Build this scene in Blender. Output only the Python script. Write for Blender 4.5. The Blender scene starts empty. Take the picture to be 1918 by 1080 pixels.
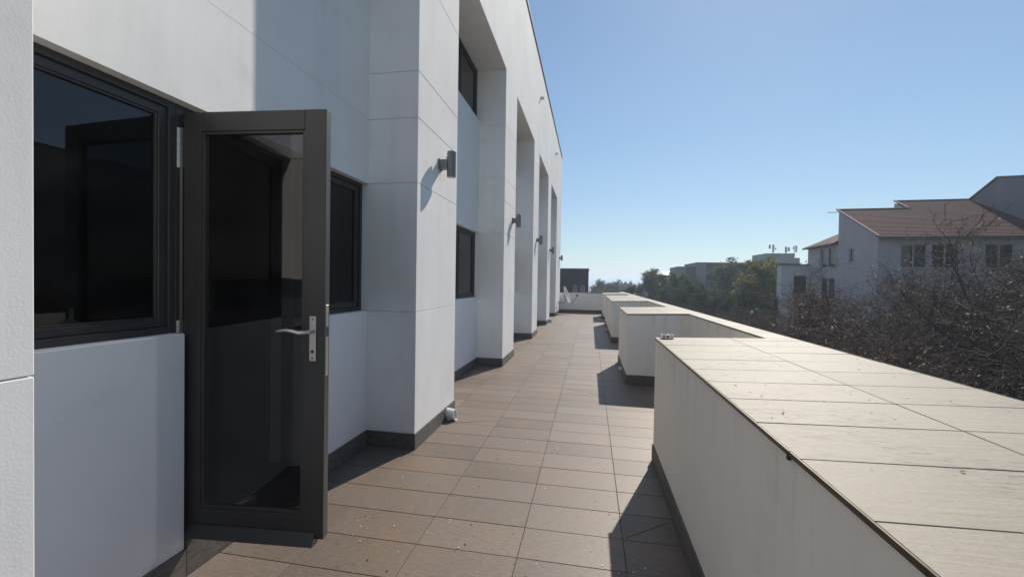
import bpy, bmesh, math, random
import numpy as np
from mathutils import Vector, Matrix

S = bpy.context.scene
COL = S.collection

# ------------------------------------------------------------------ camera
cam_d = bpy.data.cameras.new("camera"); cam = bpy.data.objects.new("camera", cam_d)
COL.objects.link(cam); S.camera = cam
YAW, PITCH, ROLL, EYE = 0.1825, -0.016, 0.0157, 1.5533
cam_d.sensor_width = 36.0; cam_d.lens = 36.0 * 794.71 / 1918.0
cam_d.clip_start = 0.05; cam_d.clip_end = 12000
_r0 = Vector((math.cos(YAW), math.sin(YAW), 0)); _f0 = Vector((-math.sin(YAW), math.cos(YAW), 0)); _u0 = Vector((0, 0, 1))
_f = _f0 * math.cos(PITCH) + _u0 * math.sin(PITCH); _u = _u0 * math.cos(PITCH) - _f0 * math.sin(PITCH)
_r = _r0 * math.cos(ROLL) + _u * math.sin(ROLL); _u2 = _u * math.cos(ROLL) - _r0 * math.sin(ROLL)
M = Matrix((_r, _u2, -_f)).transposed().to_4x4(); M.translation = (0, 0, EYE)
cam.matrix_world = M

# ------------------------------------------------------------------ sky, sun, exposure
AZ, EL = math.radians(19.25), math.radians(40.1)          # azimuth from +Y towards +X
w = bpy.data.worlds.new("World"); S.world = w; w.use_nodes = True
nt = w.node_tree; bg = nt.nodes["Background"]
sky = nt.nodes.new("ShaderNodeTexSky"); sky.sky_type = 'NISHITA'; sky.sun_disc = False
sky.sun_elevation = EL; sky.sun_rotation = AZ; sky.altitude = 0; sky.air_density = 0.95
sky.dust_density = 0.08; sky.ozone_density = 1.3
# soft shoulder on the whole sky's radiance, the way the photograph compresses it: s * 1.45 / (1 + 0.09 lum(s))
_d = nt.nodes.new("ShaderNodeVectorMath"); _d.operation = 'DOT_PRODUCT'; _d.inputs[1].default_value = (.25, .45, .30)
_a = nt.nodes.new("ShaderNodeMath"); _a.operation = 'MULTIPLY_ADD'; _a.inputs[1].default_value = .09; _a.inputs[2].default_value = 1.0
_b = nt.nodes.new("ShaderNodeMath"); _b.operation = 'DIVIDE'; _b.inputs[0].default_value = 1.45
_c = nt.nodes.new("ShaderNodeVectorMath"); _c.operation = 'SCALE'
nt.links.new(sky.outputs[0], _d.inputs[0]); nt.links.new(_d.outputs["Value"], _a.inputs[0]); nt.links.new(_a.outputs[0], _b.inputs[1])
_w = nt.nodes.new("ShaderNodeVectorMath"); _w.operation = 'MULTIPLY'; _w.inputs[1].default_value = (.94, 1.02, 1.02)   # the camera's white balance
nt.links.new(sky.outputs[0], _w.inputs[0]); nt.links.new(_w.outputs[0], _c.inputs[0]); nt.links.new(_b.outputs[0], _c.inputs["Scale"])
nt.links.new(_c.outputs[0], bg.inputs[0]); bg.inputs[1].default_value = 0.092
sun_d = bpy.data.lights.new("sun", 'SUN'); sun_d.energy = 4.6; sun_d.angle = math.radians(0.53); sun_d.color = (1.0, 0.925, 0.81)
sun = bpy.data.objects.new("sun", sun_d); COL.objects.link(sun)
SUNV = Vector((math.sin(AZ) * math.cos(EL), math.cos(AZ) * math.cos(EL), math.sin(EL)))
sun.rotation_euler = (-SUNV).to_track_quat('-Z', 'Y').to_euler(); sun.location = SUNV * 60
vs = S.view_settings; vs.view_transform = 'Standard'; vs.look = 'None'; vs.exposure = 0.10; vs.gamma = 1.0; vs.use_curve_mapping = False
S.render.engine = 'CYCLES'
S.cycles.max_bounces = 8; S.cycles.diffuse_bounces = 6; S.cycles.transparent_max_bounces = 16; S.cycles.volume_bounces = 1

# ------------------------------------------------------------------ materials
def newmat(name):
    m = bpy.data.materials.new(name); m.use_nodes = True
    return m, m.node_tree, m.node_tree.nodes["Principled BSDF"]
def N(t, typ, **kw):
    n = t.nodes.new(typ)
    for k, v in kw.items():
        if k in n.inputs.keys() if isinstance(k, str) else False: n.inputs[k].default_value = v
        else: setattr(n, k, v)
    return n
def ramp(t, src, stops):
    r = t.nodes.new("ShaderNodeValToRGB"); e = r.color_ramp.elements
    while len(e) > 1: e.remove(e[-1])
    e[0].position, e[0].color = stops[0][0], tuple(stops[0][1]) + (1,)
    for p, c in stops[1:]:
        q = e.new(p); q.color = tuple(c) + (1,)
    t.links.new(src, r.inputs[0]); return r.outputs[0]
def coords(t, scale=(1, 1, 1), obj=False, loc=(0, 0, 0)):
    mp = t.nodes.new("ShaderNodeMapping"); mp.inputs["Scale"].default_value = scale; mp.inputs["Location"].default_value = loc
    if obj:
        tc = t.nodes.new("ShaderNodeTexCoord"); t.links.new(tc.outputs["Object"], mp.inputs[0])
    else:
        g = t.nodes.new("ShaderNodeNewGeometry"); t.links.new(g.outputs["Position"], mp.inputs[0])
    return mp.outputs[0]
def noise(t, vec, scale, detail=4, rough=0.55):
    n = t.nodes.new("ShaderNodeTexNoise"); n.inputs["Scale"].default_value = scale
    n.inputs["Detail"].default_value = detail; n.inputs["Roughness"].default_value = rough
    t.links.new(vec, n.inputs["Vector"]); return n.outputs["Fac"]
def mixc(t, fac, a, b, mode='MIX'):
    m = t.nodes.new("ShaderNodeMix"); m.data_type = 'RGBA'; m.blend_type = mode
    for i, v in ((0, fac), (6, a), (7, b)):
        if hasattr(v, "links") or hasattr(v, "is_linked"): t.links.new(v, m.inputs[i])
        else: m.inputs[i].default_value = v if i == 0 else (tuple(v) + (1,) if len(v) == 3 else v)
    return m.outputs[2]
def math_n(t, op, a, b=None, clamp=False):
    m = t.nodes.new("ShaderNodeMath"); m.operation = op; m.use_clamp = clamp
    for i, v in ((0, a), (1, b)):
        if v is None: continue
        if hasattr(v, "is_linked"): t.links.new(v, m.inputs[i])
        else: m.inputs[i].default_value = v
    return m.outputs[0]
def bump(t, p, h, strength, dist):
    b = t.nodes.new("ShaderNodeBump"); b.inputs["Strength"].default_value = strength; b.inputs["Distance"].default_value = dist
    t.links.new(h, b.inputs["Height"]); t.links.new(b.outputs[0], p.inputs["Normal"])
def simple(name, col, rough=0.6, metal=0.0, var=0.0, vscale=3.0, spec=0.5, objrand=0.0):
    m, t, p = newmat(name); p.inputs["Roughness"].default_value = rough; p.inputs["Metallic"].default_value = metal
    p.inputs["Specular IOR Level"].default_value = spec
    out = None
    if var:
        f = noise(t, coords(t), vscale, 5)
        out = ramp(t, f, [(0.3, [c * (1 - var) for c in col]), (0.7, [min(1, c * (1 + var)) for c in col])])
    if objrand:
        oi = t.nodes.new("ShaderNodeObjectInfo")
        k = math_n(t, 'MULTIPLY_ADD', oi.outputs["Random"], objrand * 2); k.node.inputs[2].default_value = 1 - objrand
        out = mixc(t, 1.0, out if out else tuple(col) + (1,), k, 'MULTIPLY')
    if out: t.links.new(out, p.inputs["Base Color"])
    else: p.inputs["Base Color"].default_value = tuple(col) + (1,)
    return m

def plaster(name, col, streak=0.0, pit=0.5, dirt=0.06, drips=0.0):
    m, t, p = newmat(name); p.inputs["Roughness"].default_value = 0.85; p.inputs["Specular IOR Level"].default_value = 0.25
    pos = coords(t)
    big = noise(t, pos, 0.9, 6, 0.6)
    c = ramp(t, big, [(0.3, [x * (1 - dirt) for x in col]), (0.65, col)])
    if streak:
        st = noise(t, coords(t, (3.2, 3.2, 0.25)), 1.6, 6, 0.7)
        s2 = ramp(t, st, [(0.5, (1, 1, 1)), (0.72, (1 - streak, 1 - streak * 1.05, 1 - streak * 1.15))])
        c = mixc(t, 1.0, c, s2, 'MULTIPLY')
        sp = noise(t, pos, 42, 3, 0.7)
        s3 = ramp(t, sp, [(0.70, (1, 1, 1)), (0.78, (0.72, 0.70, 0.68))])
        c = mixc(t, 0.6, c, s3, 'MULTIPLY')
    if drips:      # rain marks that start under the top edge
        dn_ = noise(t, coords(t, (5.5, 5.5, 0.12)), 1.9, 4, 0.6); g_ = t.nodes.new("ShaderNodeNewGeometry"); sp_ = t.nodes.new("ShaderNodeSeparateXYZ"); t.links.new(g_.outputs["Position"], sp_.inputs[0])
        ln_ = noise(t, coords(t, (4, 4, 0.0)), 1.0, 2)
        lim = math_n(t, 'SUBTRACT', drips, math_n(t, 'MULTIPLY', ln_, 0.95))
        reach = math_n(t, 'MULTIPLY', math_n(t, 'SUBTRACT', sp_.outputs[2], lim), 4.0, True)
        f_ = math_n(t, 'MULTIPLY', ramp(t, dn_, [(0.55, (0, 0, 0)), (0.68, (1, 1, 1))]), reach)
        c = mixc(t, math_n(t, 'MULTIPLY', f_, 0.30), c, (0.33, 0.29, 0.24))
    sm_ = noise(t, coords(t, (1, 1, 1), loc=(7, 3, 1)), 2.6, 6, 0.7)
    c = mixc(t, 0.55, c, ramp(t, sm_, [(0.56, (1, 1, 1)), (0.74, (0.86, 0.85, 0.83))]), 'MULTIPLY')
    # fine hair scratches running diagonally
    sc = noise(t, coords(t, (1.2, 2.2, 30)), 1.0, 4, 0.7)
    s4 = ramp(t, sc, [(0.70, (1, 1, 1)), (0.74, (0.93, 0.93, 0.93))])
    c = mixc(t, 0.7, c, s4, 'MULTIPLY')
    t.links.new(c, p.inputs["Base Color"])
    f1 = noise(t, pos, 130, 4, 0.6)
    v = t.nodes.new("ShaderNodeTexVoronoi"); v.inputs["Scale"].default_value = 38; t.links.new(pos, v.inputs["Vector"])
    pm = noise(t, pos, 7, 3)
    pits = math_n(t, 'MULTIPLY', math_n(t, 'LESS_THAN', v.outputs["Distance"], 0.16), math_n(t, 'GREATER_THAN', pm, 0.54))
    lum = noise(t, pos, 5, 3); wave = noise(t, pos, 1.6, 2)
    h = math_n(t, 'ADD', math_n(t, 'MULTIPLY', f1, 0.6), math_n(t, 'MULTIPLY', pits, -pit))
    h = math_n(t, 'ADD', h, math_n(t, 'MULTIPLY', lum, 1.2)); h = math_n(t, 'ADD', h, math_n(t, 'MULTIPLY', wave, 5.0))
    bump(t, p, h, 0.45, 0.0022)
    return m

def tile_mat(name, dark, light, grain=(6, 60, 30), rough=0.5, stain=None, spots=None, rnd=0.10, spec=0.5, soft=0.0):
    m, t, p = newmat(name)
    oi = t.nodes.new("ShaderNodeObjectInfo")
    pos = coords(t, grain)
    # shift grain for each tile
    vm = t.nodes.new("ShaderNodeVectorMath"); vm.operation = 'ADD'; t.links.new(pos, vm.inputs[0])
    cb = t.nodes.new("ShaderNodeCombineXYZ"); k = math_n(t, 'MULTIPLY', oi.outputs["Random"], 57.0)
    t.links.new(k, cb.inputs[0]); t.links.new(k, cb.inputs[1]); t.links.new(cb.outputs[0], vm.inputs[1])
    g = noise(t, vm.outputs[0], 1.0, 6, 0.65)
    c = ramp(t, g, [(0.32 - soft, dark), (0.62 + soft, light)])
    k2 = math_n(t, 'MULTIPLY_ADD', oi.outputs["Random"], 2 * rnd); k2.node.inputs[2].default_value = 1 - rnd
    c = mixc(t, 1.0, c, k2, 'MULTIPLY')
    if stain:
        s = noise(t, coords(t), 1.1, 5, 0.6)
        sm = ramp(t, s, [(0.5, (0, 0, 0)), (0.68, (1, 1, 1))])
        c = mixc(t, math_n(t, 'MULTIPLY', sm, 0.45), c, stain)
    if spots:
        a = noise(t, coords(t, (9, 38, 9)), 2.2, 5, 0.7); b2 = noise(t, coords(t), 1.9, 3)
        f = math_n(t, 'MULTIPLY', ramp(t, a, [(0.52, (0, 0, 0)), (0.585, (1, 1, 1))]), ramp(t, b2, [(0.45, (0, 0, 0)), (0.58, (1, 1, 1))]))
        c = mixc(t, math_n(t, 'MULTIPLY', f, 0.75), c, spots)
    fine = noise(t, coords(t), 90, 3, 0.7)
    c = mixc(t, 1.0, c, ramp(t, fine, [(0.3, (0.90, 0.90, 0.90)), (0.7, (1.06, 1.06, 1.06))]), 'MULTIPLY')
    t.links.new(c, p.inputs["Base Color"])
    rr = math_n(t, 'MULTIPLY_ADD', g, 0.25); rr.node.inputs[2].default_value = rough - 0.1
    t.links.new(rr, p.inputs["Roughness"]); p.inputs["Specular IOR Level"].default_value = spec
    h = math_n(t, 'ADD', g, math_n(t, 'MULTIPLY', fine, 0.25))
    bump(t, p, h, 0.6, 0.003)
    return m

def glass_mat(name, tint, gl=1.0):
    m = bpy.data.materials.new(name); m.use_nodes = True; t = m.node_tree; t.nodes.clear()
    out = t.nodes.new("ShaderNodeOutputMaterial"); mix = t.nodes.new("ShaderNodeMixShader")
    tr = t.nodes.new("ShaderNodeBsdfTransparent"); tr.inputs[0].default_value = tuple(tint) + (1,)
    gs = t.nodes.new("ShaderNodeBsdfGlossy"); gs.inputs["Roughness"].default_value = 0.015; gs.inputs[0].default_value = (gl, gl, gl, 1)
    lw = t.nodes.new("ShaderNodeLayerWeight"); lw.inputs[0].default_value = 0.5
    f = math_n(t, 'POWER', lw.outputs["Facing"], 5.0)
    f = math_n(t, 'MULTIPLY_ADD', f, 0.9); f.node.inputs[2].default_value = 0.045
    t.links.new(f, mix.inputs[0]); t.links.new(tr.outputs[0], mix.inputs[1]); t.links.new(gs.outputs[0], mix.inputs[2])
    # a film of dust with wiped streaks
    df = t.nodes.new("ShaderNodeBsdfDiffuse"); df.inputs[0].default_value = (.55, .53, .50, 1); mx = t.nodes.new("ShaderNodeMixShader")
    n1 = noise(t, coords(t, (1.6, 1.6, 5.0)), 1.0, 5, .6); n2 = noise(t, coords(t), 60, 2)
    dd = math_n(t, 'MULTIPLY', ramp(t, n1, [(.42, (.1, .1, .1)), (.75, (1, 1, 1))]), math_n(t, 'MULTIPLY_ADD', n2, .02)); dd.node.inputs[1].links[0].from_node.inputs[2].default_value = .012
    t.links.new(dd, mx.inputs[0]); t.links.new(mix.outputs[0], mx.inputs[1]); t.links.new(df.outputs[0], mx.inputs[2])
    t.links.new(mx.outputs[0], out.inputs[0]); return m

def leaf_mat(name, c1, c2, trans=0.5, scale=1.2):
    m, t, p = newmat(name)
    f = noise(t, coords(t), scale, 4)
    oi = t.nodes.new("ShaderNodeObjectInfo")
    c = ramp(t, f, [(0.3, c1), (0.7, c2)])
    k = math_n(t, 'MULTIPLY_ADD', oi.outputs["Random"], 0.4); k.node.inputs[2].default_value = 0.8
    c = mixc(t, 1.0, c, k, 'MULTIPLY')
    t.links.new(c, p.inputs["Base Color"]); p.inputs["Roughness"].default_value = 0.75; p.inputs["Specular IOR Level"].default_value = 0.15
    tl = t.nodes.new("ShaderNodeBsdfTranslucent"); t.links.new(c, tl.inputs[0])
    mx = t.nodes.new("ShaderNodeMixShader"); mx.inputs[0].default_value = trans
    t.links.new(p.outputs[0], mx.inputs[1]); t.links.new(tl.outputs[0], mx.inputs[2])
    t.links.new(mx.outputs[0], t.nodes["Material Output"].inputs[0]); return m

PL = plaster("white_plaster", (0.86, 0.855, 0.845), streak=0.06, dirt=0.10)
PLP = plaster("parapet_plaster", (0.85, 0.82, 0.775), streak=0.05, pit=0.2, dirt=0.10, drips=1.25)
FT = tile_mat("floor_tile", (0.130, 0.102, 0.082), (0.202, 0.160, 0.130), (20, 75, 30), 0.47, stain=(0.25, 0.155, 0.092), rnd=0.15, spec=0.5, soft=0.06)
CT = tile_mat("coping_tile", (0.245, 0.211, 0.167), (0.345, 0.302, 0.243), (7, 60, 30), 0.56, spots=(0.13, 0.10, 0.078), rnd=0.06, spec=0.38, soft=0.03)
SK = tile_mat("skirting_tile", (0.075, 0.069, 0.065), (0.145, 0.134, 0.125), (14, 14, 40), 0.6, rnd=0.12)
GROUT = simple("grout", (0.105, 0.088, 0.074), 0.9, var=0.3, vscale=9)
MORTAR = simple("coping_mortar", (0.15, 0.12, 0.092), 0.9, var=0.3, vscale=8)
ALU = simple("dark_aluminium", (0.042, 0.040, 0.039), 0.42, 0.0, var=0.12, vscale=5)
BRONZE = simple("bronze_trim", (0.10, 0.082, 0.062), 0.38, 0.7, var=0.3, vscale=14)
STEEL = simple("brushed_steel", (0.62, 0.60, 0.57), 0.34, 1.0)
CHROME = simple("ashtray_steel", (0.66, 0.65, 0.62), 0.22, 1.0)
LAMP = simple("lamp_grey", (0.20, 0.20, 0.205), 0.45, 0.3, var=0.06)
LENS = simple("lamp_lens", (0.5, 0.5, 0.5), 0.2)
BLACK = simple("black_plastic", (0.02, 0.02, 0.02), 0.5)
PVC = simple("pvc_white", (0.72, 0.72, 0.70), 0.4, var=0.12, vscale=30)
DISH = simple("dish_grey", (0.52, 0.52, 0.50), 0.45, var=0.06)
GLASS = glass_mat("window_glass", (0.26, 0.28, 0.30))
DGLASS = glass_mat("door_glass", (0.32, 0.325, 0.345))
INT = simple("interior_paint", (0.20, 0.19, 0.18), 0.9, var=0.05)
INTF = simple("interior_carpet", (0.05, 0.05, 0.055), 0.95, var=0.2, vscale=30)
CAP = simple("roof_cap_metal", (0.12, 0.11, 0.10), 0.5, 0.4)
BARK = simple("bark", (0.075, 0.060, 0.052), 0.9, var=0.35, vscale=6)
TWIG = simple("twig_bark", (0.090, 0.062, 0.050), 0.85, var=0.4, vscale=2)
TWIGR = simple("red_twig_bark", (0.12, 0.060, 0.050), 0.85, var=0.3, vscale=2)
DRYL = leaf_mat("dry_leaf", (0.16, 0.11, 0.07), (0.66, 0.58, 0.46), 0.45, 14.0)
GRN = leaf_mat("green_leaf", (0.045, 0.070, 0.028), (0.095, 0.130, 0.048))
OLV = leaf_mat("olive_leaf", (0.060, 0.080, 0.036), (0.125, 0.145, 0.066))
YEL = leaf_mat("sunlit_yellow_leaf", (0.040, 0.064, 0.022), (0.080, 0.108, 0.034), 0.5)
def sunlit_tops(m):  # sunlight on the crown tops, painted into the leaf colour as yellow by height
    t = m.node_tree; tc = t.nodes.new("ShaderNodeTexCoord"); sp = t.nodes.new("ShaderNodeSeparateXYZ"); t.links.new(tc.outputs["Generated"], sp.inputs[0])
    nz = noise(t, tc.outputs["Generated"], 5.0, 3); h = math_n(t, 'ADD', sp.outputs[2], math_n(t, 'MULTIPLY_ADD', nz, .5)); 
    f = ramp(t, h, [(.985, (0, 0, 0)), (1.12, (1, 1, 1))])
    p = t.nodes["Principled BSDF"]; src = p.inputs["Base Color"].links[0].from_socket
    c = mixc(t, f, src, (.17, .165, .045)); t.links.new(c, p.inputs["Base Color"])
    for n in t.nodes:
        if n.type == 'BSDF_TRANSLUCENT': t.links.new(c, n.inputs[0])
sunlit_tops(YEL)
DKG = leaf_mat("dark_leaf", (0.030, 0.044, 0.030), (0.062, 0.080, 0.046))

# ------------------------------------------------------------------ mesh helpers
def tag(o, label=None, cat=None, group=None, kind=None):
    if label: o["label"] = label
    if cat: o["category"] = cat
    if group: o["group"] = group
    if kind: o["kind"] = kind
    return o
def empty(name, loc=(0, 0, 0), rz=0.0):
    o = bpy.data.objects.new(name, None); COL.objects.link(o); o.location = loc; o.rotation_euler = (0, 0, rz)
    o.empty_display_size = 0.2; return o
def world_off(parent):
    v = Vector((0, 0, 0)); q = parent
    while q is not None:
        v += q.location; q = q.parent
    return v
def link(name, me, mat, parent=None, loc=None, local=False):
    """verts are in world coordinates unless local=True (then in the parent's own frame)"""
    if mat and not me.materials: me.materials.append(mat)
    o = bpy.data.objects.new(name, me); COL.objects.link(o)
    if parent is not None:
        o.parent = parent
        if not local: o.location = -world_off(parent)
    if loc is not None: o.location = Vector(o.location) + Vector(loc)
    return o
def pymesh(name, v, f, smooth=False):
    me = bpy.data.meshes.new(name); me.from_pydata(v, [], f); me.update()
    if smooth: me.polygons.foreach_set("use_smooth", [True] * len(me.polygons))
    return me
class MB:
    """collects simple shapes that form one piece"""
    def __init__(s): s.v, s.f = [], []
    def hexa(s, p):
        b = len(s.v); s.v += [tuple(q) for q in p]
        s.f += [tuple(b + i for i in q) for q in ((0, 3, 2, 1), (4, 5, 6, 7), (0, 1, 5, 4), (1, 2, 6, 5), (2, 3, 7, 6), (3, 0, 4, 7))]
        return s
    def box(s, x0, x1, y0, y1, z0, z1):
        return s.hexa([(x0, y0, z0), (x1, y0, z0), (x1, y1, z0), (x0, y1, z0), (x0, y0, z1), (x1, y0, z1), (x1, y1, z1), (x0, y1, z1)])
    def prism(s, poly, axis, a, b):
        """poly: list of 2D points (counter-clockwise when seen from +axis), extruded along axis from a to b"""
        n = len(poly); base = len(s.v)
        def mk(p, t): return {'x': (t, p[0], p[1]), 'y': (p[0], t, p[1]), 'z': (p[0], p[1], t)}[axis]
        s.v += [mk(p, a) for p in poly] + [mk(p, b) for p in poly]
        s.f += [tuple(base + i for i in range(n)), tuple(base + n + i for i in reversed(range(n)))]
        s.f += [(base + i, base + n + i, base + n + (i + 1) % n, base + (i + 1) % n) for i in range(n)]
        return s
    def tube(s, pts, r, n=8, cap=True):
        pts = [Vector(p) for p in pts]; rr = r if isinstance(r, (list, tuple)) else [r] * len(pts); base = len(s.v)
        ref = None
        for i, p in enumerate(pts):
            t = (pts[min(i + 1, len(pts) - 1)] - pts[max(i - 1, 0)]).normalized()
            if ref is None: ref = t.orthogonal().normalized()
            ref = (ref - t * ref.dot(t)).normalized(); b = t.cross(ref)
            for k in range(n):
                a = 2 * math.pi * k / n; s.v.append(tuple(p + (ref * math.cos(a) + b * math.sin(a)) * rr[i]))
        for i in range(len(pts) - 1):
            for k in range(n):
                s.f.append((base + i * n + k, base + i * n + (k + 1) % n, base + (i + 1) * n + (k + 1) % n, base + (i + 1) * n + k))
        if cap:
            s.f.append(tuple(base + k for k in reversed(range(n)))); s.f.append(tuple(base + (len(pts) - 1) * n + k for k in range(n)))
        return s
    def lathe(s, prof, n=24, org=(0, 0, 0), mat=None):
        base = len(s.v); mat = mat or Matrix.Identity(3); o = Vector(org)
        for r, z in prof:
            for k in range(n):
                a = 2 * math.pi * k / n; s.v.append(tuple(o + mat @ Vector((r * math.cos(a), r * math.sin(a), z))))
        for i in range(len(prof) - 1):
            for k in range(n):
                s.f.append((base + i * n + k, base + i * n + (k + 1) % n, base + (i + 1) * n + (k + 1) % n, base + (i + 1) * n + k))
        s.f.append(tuple(base + k for k in reversed(range(n)))); s.f.append(tuple(base + (len(prof) - 1) * n + k for k in range(n)))
        return s
    def xf(s, mat):
        s.v = [tuple(mat @ Vector(p)) for p in s.v]; return s
    def mesh(s, name, bev=0.0, smooth=False, seg=1):
        me = pymesh(name, s.v, s.f, smooth)
        bm = bmesh.new(); bm.from_mesh(me); bmesh.ops.recalc_face_normals(bm, faces=bm.faces)
        if bev: bmesh.ops.bevel(bm, geom=list(bm.edges), offset=bev, segments=seg, affect='EDGES', clamp_overlap=True)
        bm.to_mesh(me); bm.free(); return me
    def build(s, name, mat, parent=None, bev=0.0, smooth=False, local=False, seg=1):
        return link(name, s.mesh(name, bev, smooth, seg), mat, parent, local=local)
def box(name, x0, x1, y0, y1, z0, z1, mat, parent=None, bev=0.0, local=False):
    return MB().box(x0, x1, y0, y1, z0, z1).build(name, mat, parent, bev, local=local)
def wall_open(x0, x1, z0, z1, holes, d0, d1, axis='y'):
    """a wall in the plane across `axis` from d0 to d1 deep, with rectangular holes (a0,a1,z0,z1)"""
    xs = sorted({x0, x1, *[h[0] for h in holes], *[h[1] for h in holes]}); zs = sorted({z0, z1, *[h[2] for h in holes], *[h[3] for h in holes]})
    mb = MB()
    for i in range(len(xs) - 1):
        for j in range(len(zs) - 1):
            cx, cz = (xs[i] + xs[i + 1]) / 2, (zs[j] + zs[j + 1]) / 2
            if any(h[0] < cx < h[1] and h[2] < cz < h[3] for h in holes): continue
            if axis == 'y': mb.box(xs[i], xs[i + 1], d0, d1, zs[j], zs[j + 1])
            else: mb.box(d0, d1, xs[i], xs[i + 1], zs[j], zs[j + 1])
    return mb
def copy_tree(o, parent=None):
    c = o.copy(); COL.objects.link(c); c.parent = parent
    for ch in list(o.children): copy_tree(ch, c)
    return c

GZ = -6.5            # street level
CX, RX = -1.563, -2.043          # column faces, recessed wall
CY0, CP, CW = 3.648, 3.936, 1.147
COLS = [(CY0 + CP * k, CY0 + CP * k + CW) for k in range(-3, 4)] + [(19.5, 22.2)]
COLS[2] = (COLS[2][0], 0.945)
ENDY = 22.4
XL, XI, XR = 0.567, 1.47, 1.675     # parapet block face, parapet inner face, outer edge
BLOCKS = [(-2.2, 3.892), (6.75, 8.62), (11.4, 16.55), (18.25, 20.8)]

# ------------------------------------------------------------------ ground, road, hills
def ground_mat():
    m, t, p = newmat("dry_ground"); p.inputs["Roughness"].default_value = 0.95
    f = noise(t, coords(t), 0.12, 8, 0.65)
    t.links.new(ramp(t, f, [(0.3, (0.045, 0.040, 0.030)), (0.5, (0.085, 0.075, 0.05)), (0.7, (0.06, 0.065, 0.035))]), p.inputs["Base Color"]); return m
R_ = 6000
tag(link("ground", pymesh("ground", [(-R_, -R_, GZ), (R_, -R_, GZ), (R_, R_, GZ), (-R_, R_, GZ)], [(0, 1, 2, 3)]), ground_mat()), kind="structure")
ASPH = simple("asphalt", (0.05, 0.05, 0.052), 0.9, var=0.25, vscale=1.5)
tag(link("road", pymesh("road", [(6, 66, GZ + .004), (70, 70, GZ + .004), (70, 77, GZ + .004), (6, 73, GZ + .004)], [(0, 1, 2, 3)]), ASPH), kind="structure")
tag(link("yard", pymesh("yard", [(2.2, -6, GZ + .004), (19, -6, GZ + .004), (19, 58, GZ + .004), (2.2, 58, GZ + .004)], [(0, 1, 2, 3)]), ASPH), kind="structure")
hv, hf = [], []
rng = np.random.RandomState(4)
NH = 90
for i in range(NH + 1):
    x = -1500 + 4200 * i / NH
    h = 16 + 9 * math.sin(i * 0.21 + 1.0) + 5 * math.sin(i * 0.55) + rng.rand() * 2
    hv += [(x, 3000, GZ - 2), (x, 3250, h), (x, 3700, GZ - 2)]
for i in range(NH):
    for k in range(2): hf.append((3 * i + k, 3 * i + 3 + k, 3 * i + 4 + k, 3 * i + 1 + k))
tag(link("hills", pymesh("hills", hv, hf, True), simple("hill_green", (0.06, 0.07, 0.05), 0.95, var=0.3, vscale=0.01)), kind="structure")

# ------------------------------------------------------------------ terrace floor
JX = [-0.379 + 0.6 * k for k in range(-3, 4)]     # -2.179 .. 1.421
JY0 = 2.338
floor = box("terrace_floor", -2.25, 1.60, -8.0, ENDY + 0.1, -0.40, -0.005, GROUT); tag(floor, kind="structure")
def inside(x0, x1, y0, y1):
    e = 0.02
    for a, b in COLS:
        if x1 <= CX + e and y0 >= a - e and y1 <= b + e: return True
    for a, b in BLOCKS:
        if x0 >= XL - e and y0 >= a - e and y1 <= b + e: return True
    if x0 >= XI - e: return True
    return False
tm = MB().box(-0.2977, 0.2977, -0.1478, 0.1478, -0.014, 0.0).mesh("tile", bev=0.0012)
tm.materials.append(FT)
random.seed(3)
cells = []
for j in range(-34, 68):
    y0 = JY0 + 0.3 * j
    if y0 + 0.3 > ENDY: continue
    for k in range(len(JX) - 1):
        if not inside(JX[k], JX[k + 1], y0, y0 + 0.3): cells.append((y0 + 0.15, JX[k] + 0.3))
vis = [c for c in cells if c[0] > 1.2][:300]
rest = [c for c in cells if c not in set(vis)]
for cy, cx in vis:
    o = bpy.data.objects.new("tile", tm); COL.objects.link(o); o.parent = floor
    o.location = (cx, cy, random.uniform(-0.0006, 0.0004)); o.rotation_euler = (random.gauss(0, 0.0012), random.gauss(0, 0.0007), 0)
mb = MB()
for cy, cx in rest: mb.box(cx - .2977, cx + .2977, cy - .1478, cy + .1478, -0.014, random.uniform(-0.0006, 0.0004))
tag(mb.build("tile_field", FT, floor), kind="stuff")
# mitred cuts in the tiles where the floor falls towards the outlets
for a, b in [((-1.45, 4.43), (-1.0, 4.62)), ((0.24, 2.66), (0.52, 2.88)),
             ((-0.33, 6.25), (0.20, 5.98))]:
    A, B = Vector((a[0], a[1], 0)), Vector((b[0], b[1], 0)); d = (B - A).normalized(); n = Vector((-d.y, d.x, 0)) * 0.0013
    MB().hexa([A - n + Vector((0, 0, -.006)), B - n + Vector((0, 0, -.006)), B + n + Vector((0, 0, -.006)), A + n + Vector((0, 0, -.006)),
               A - n + Vector((0, 0, .0016)), B - n + Vector((0, 0, .0016)), B + n + Vector((0, 0, .0016)), A + n + Vector((0, 0, .0016))]).build("mitre_joint", GROUT, floor)

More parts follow.
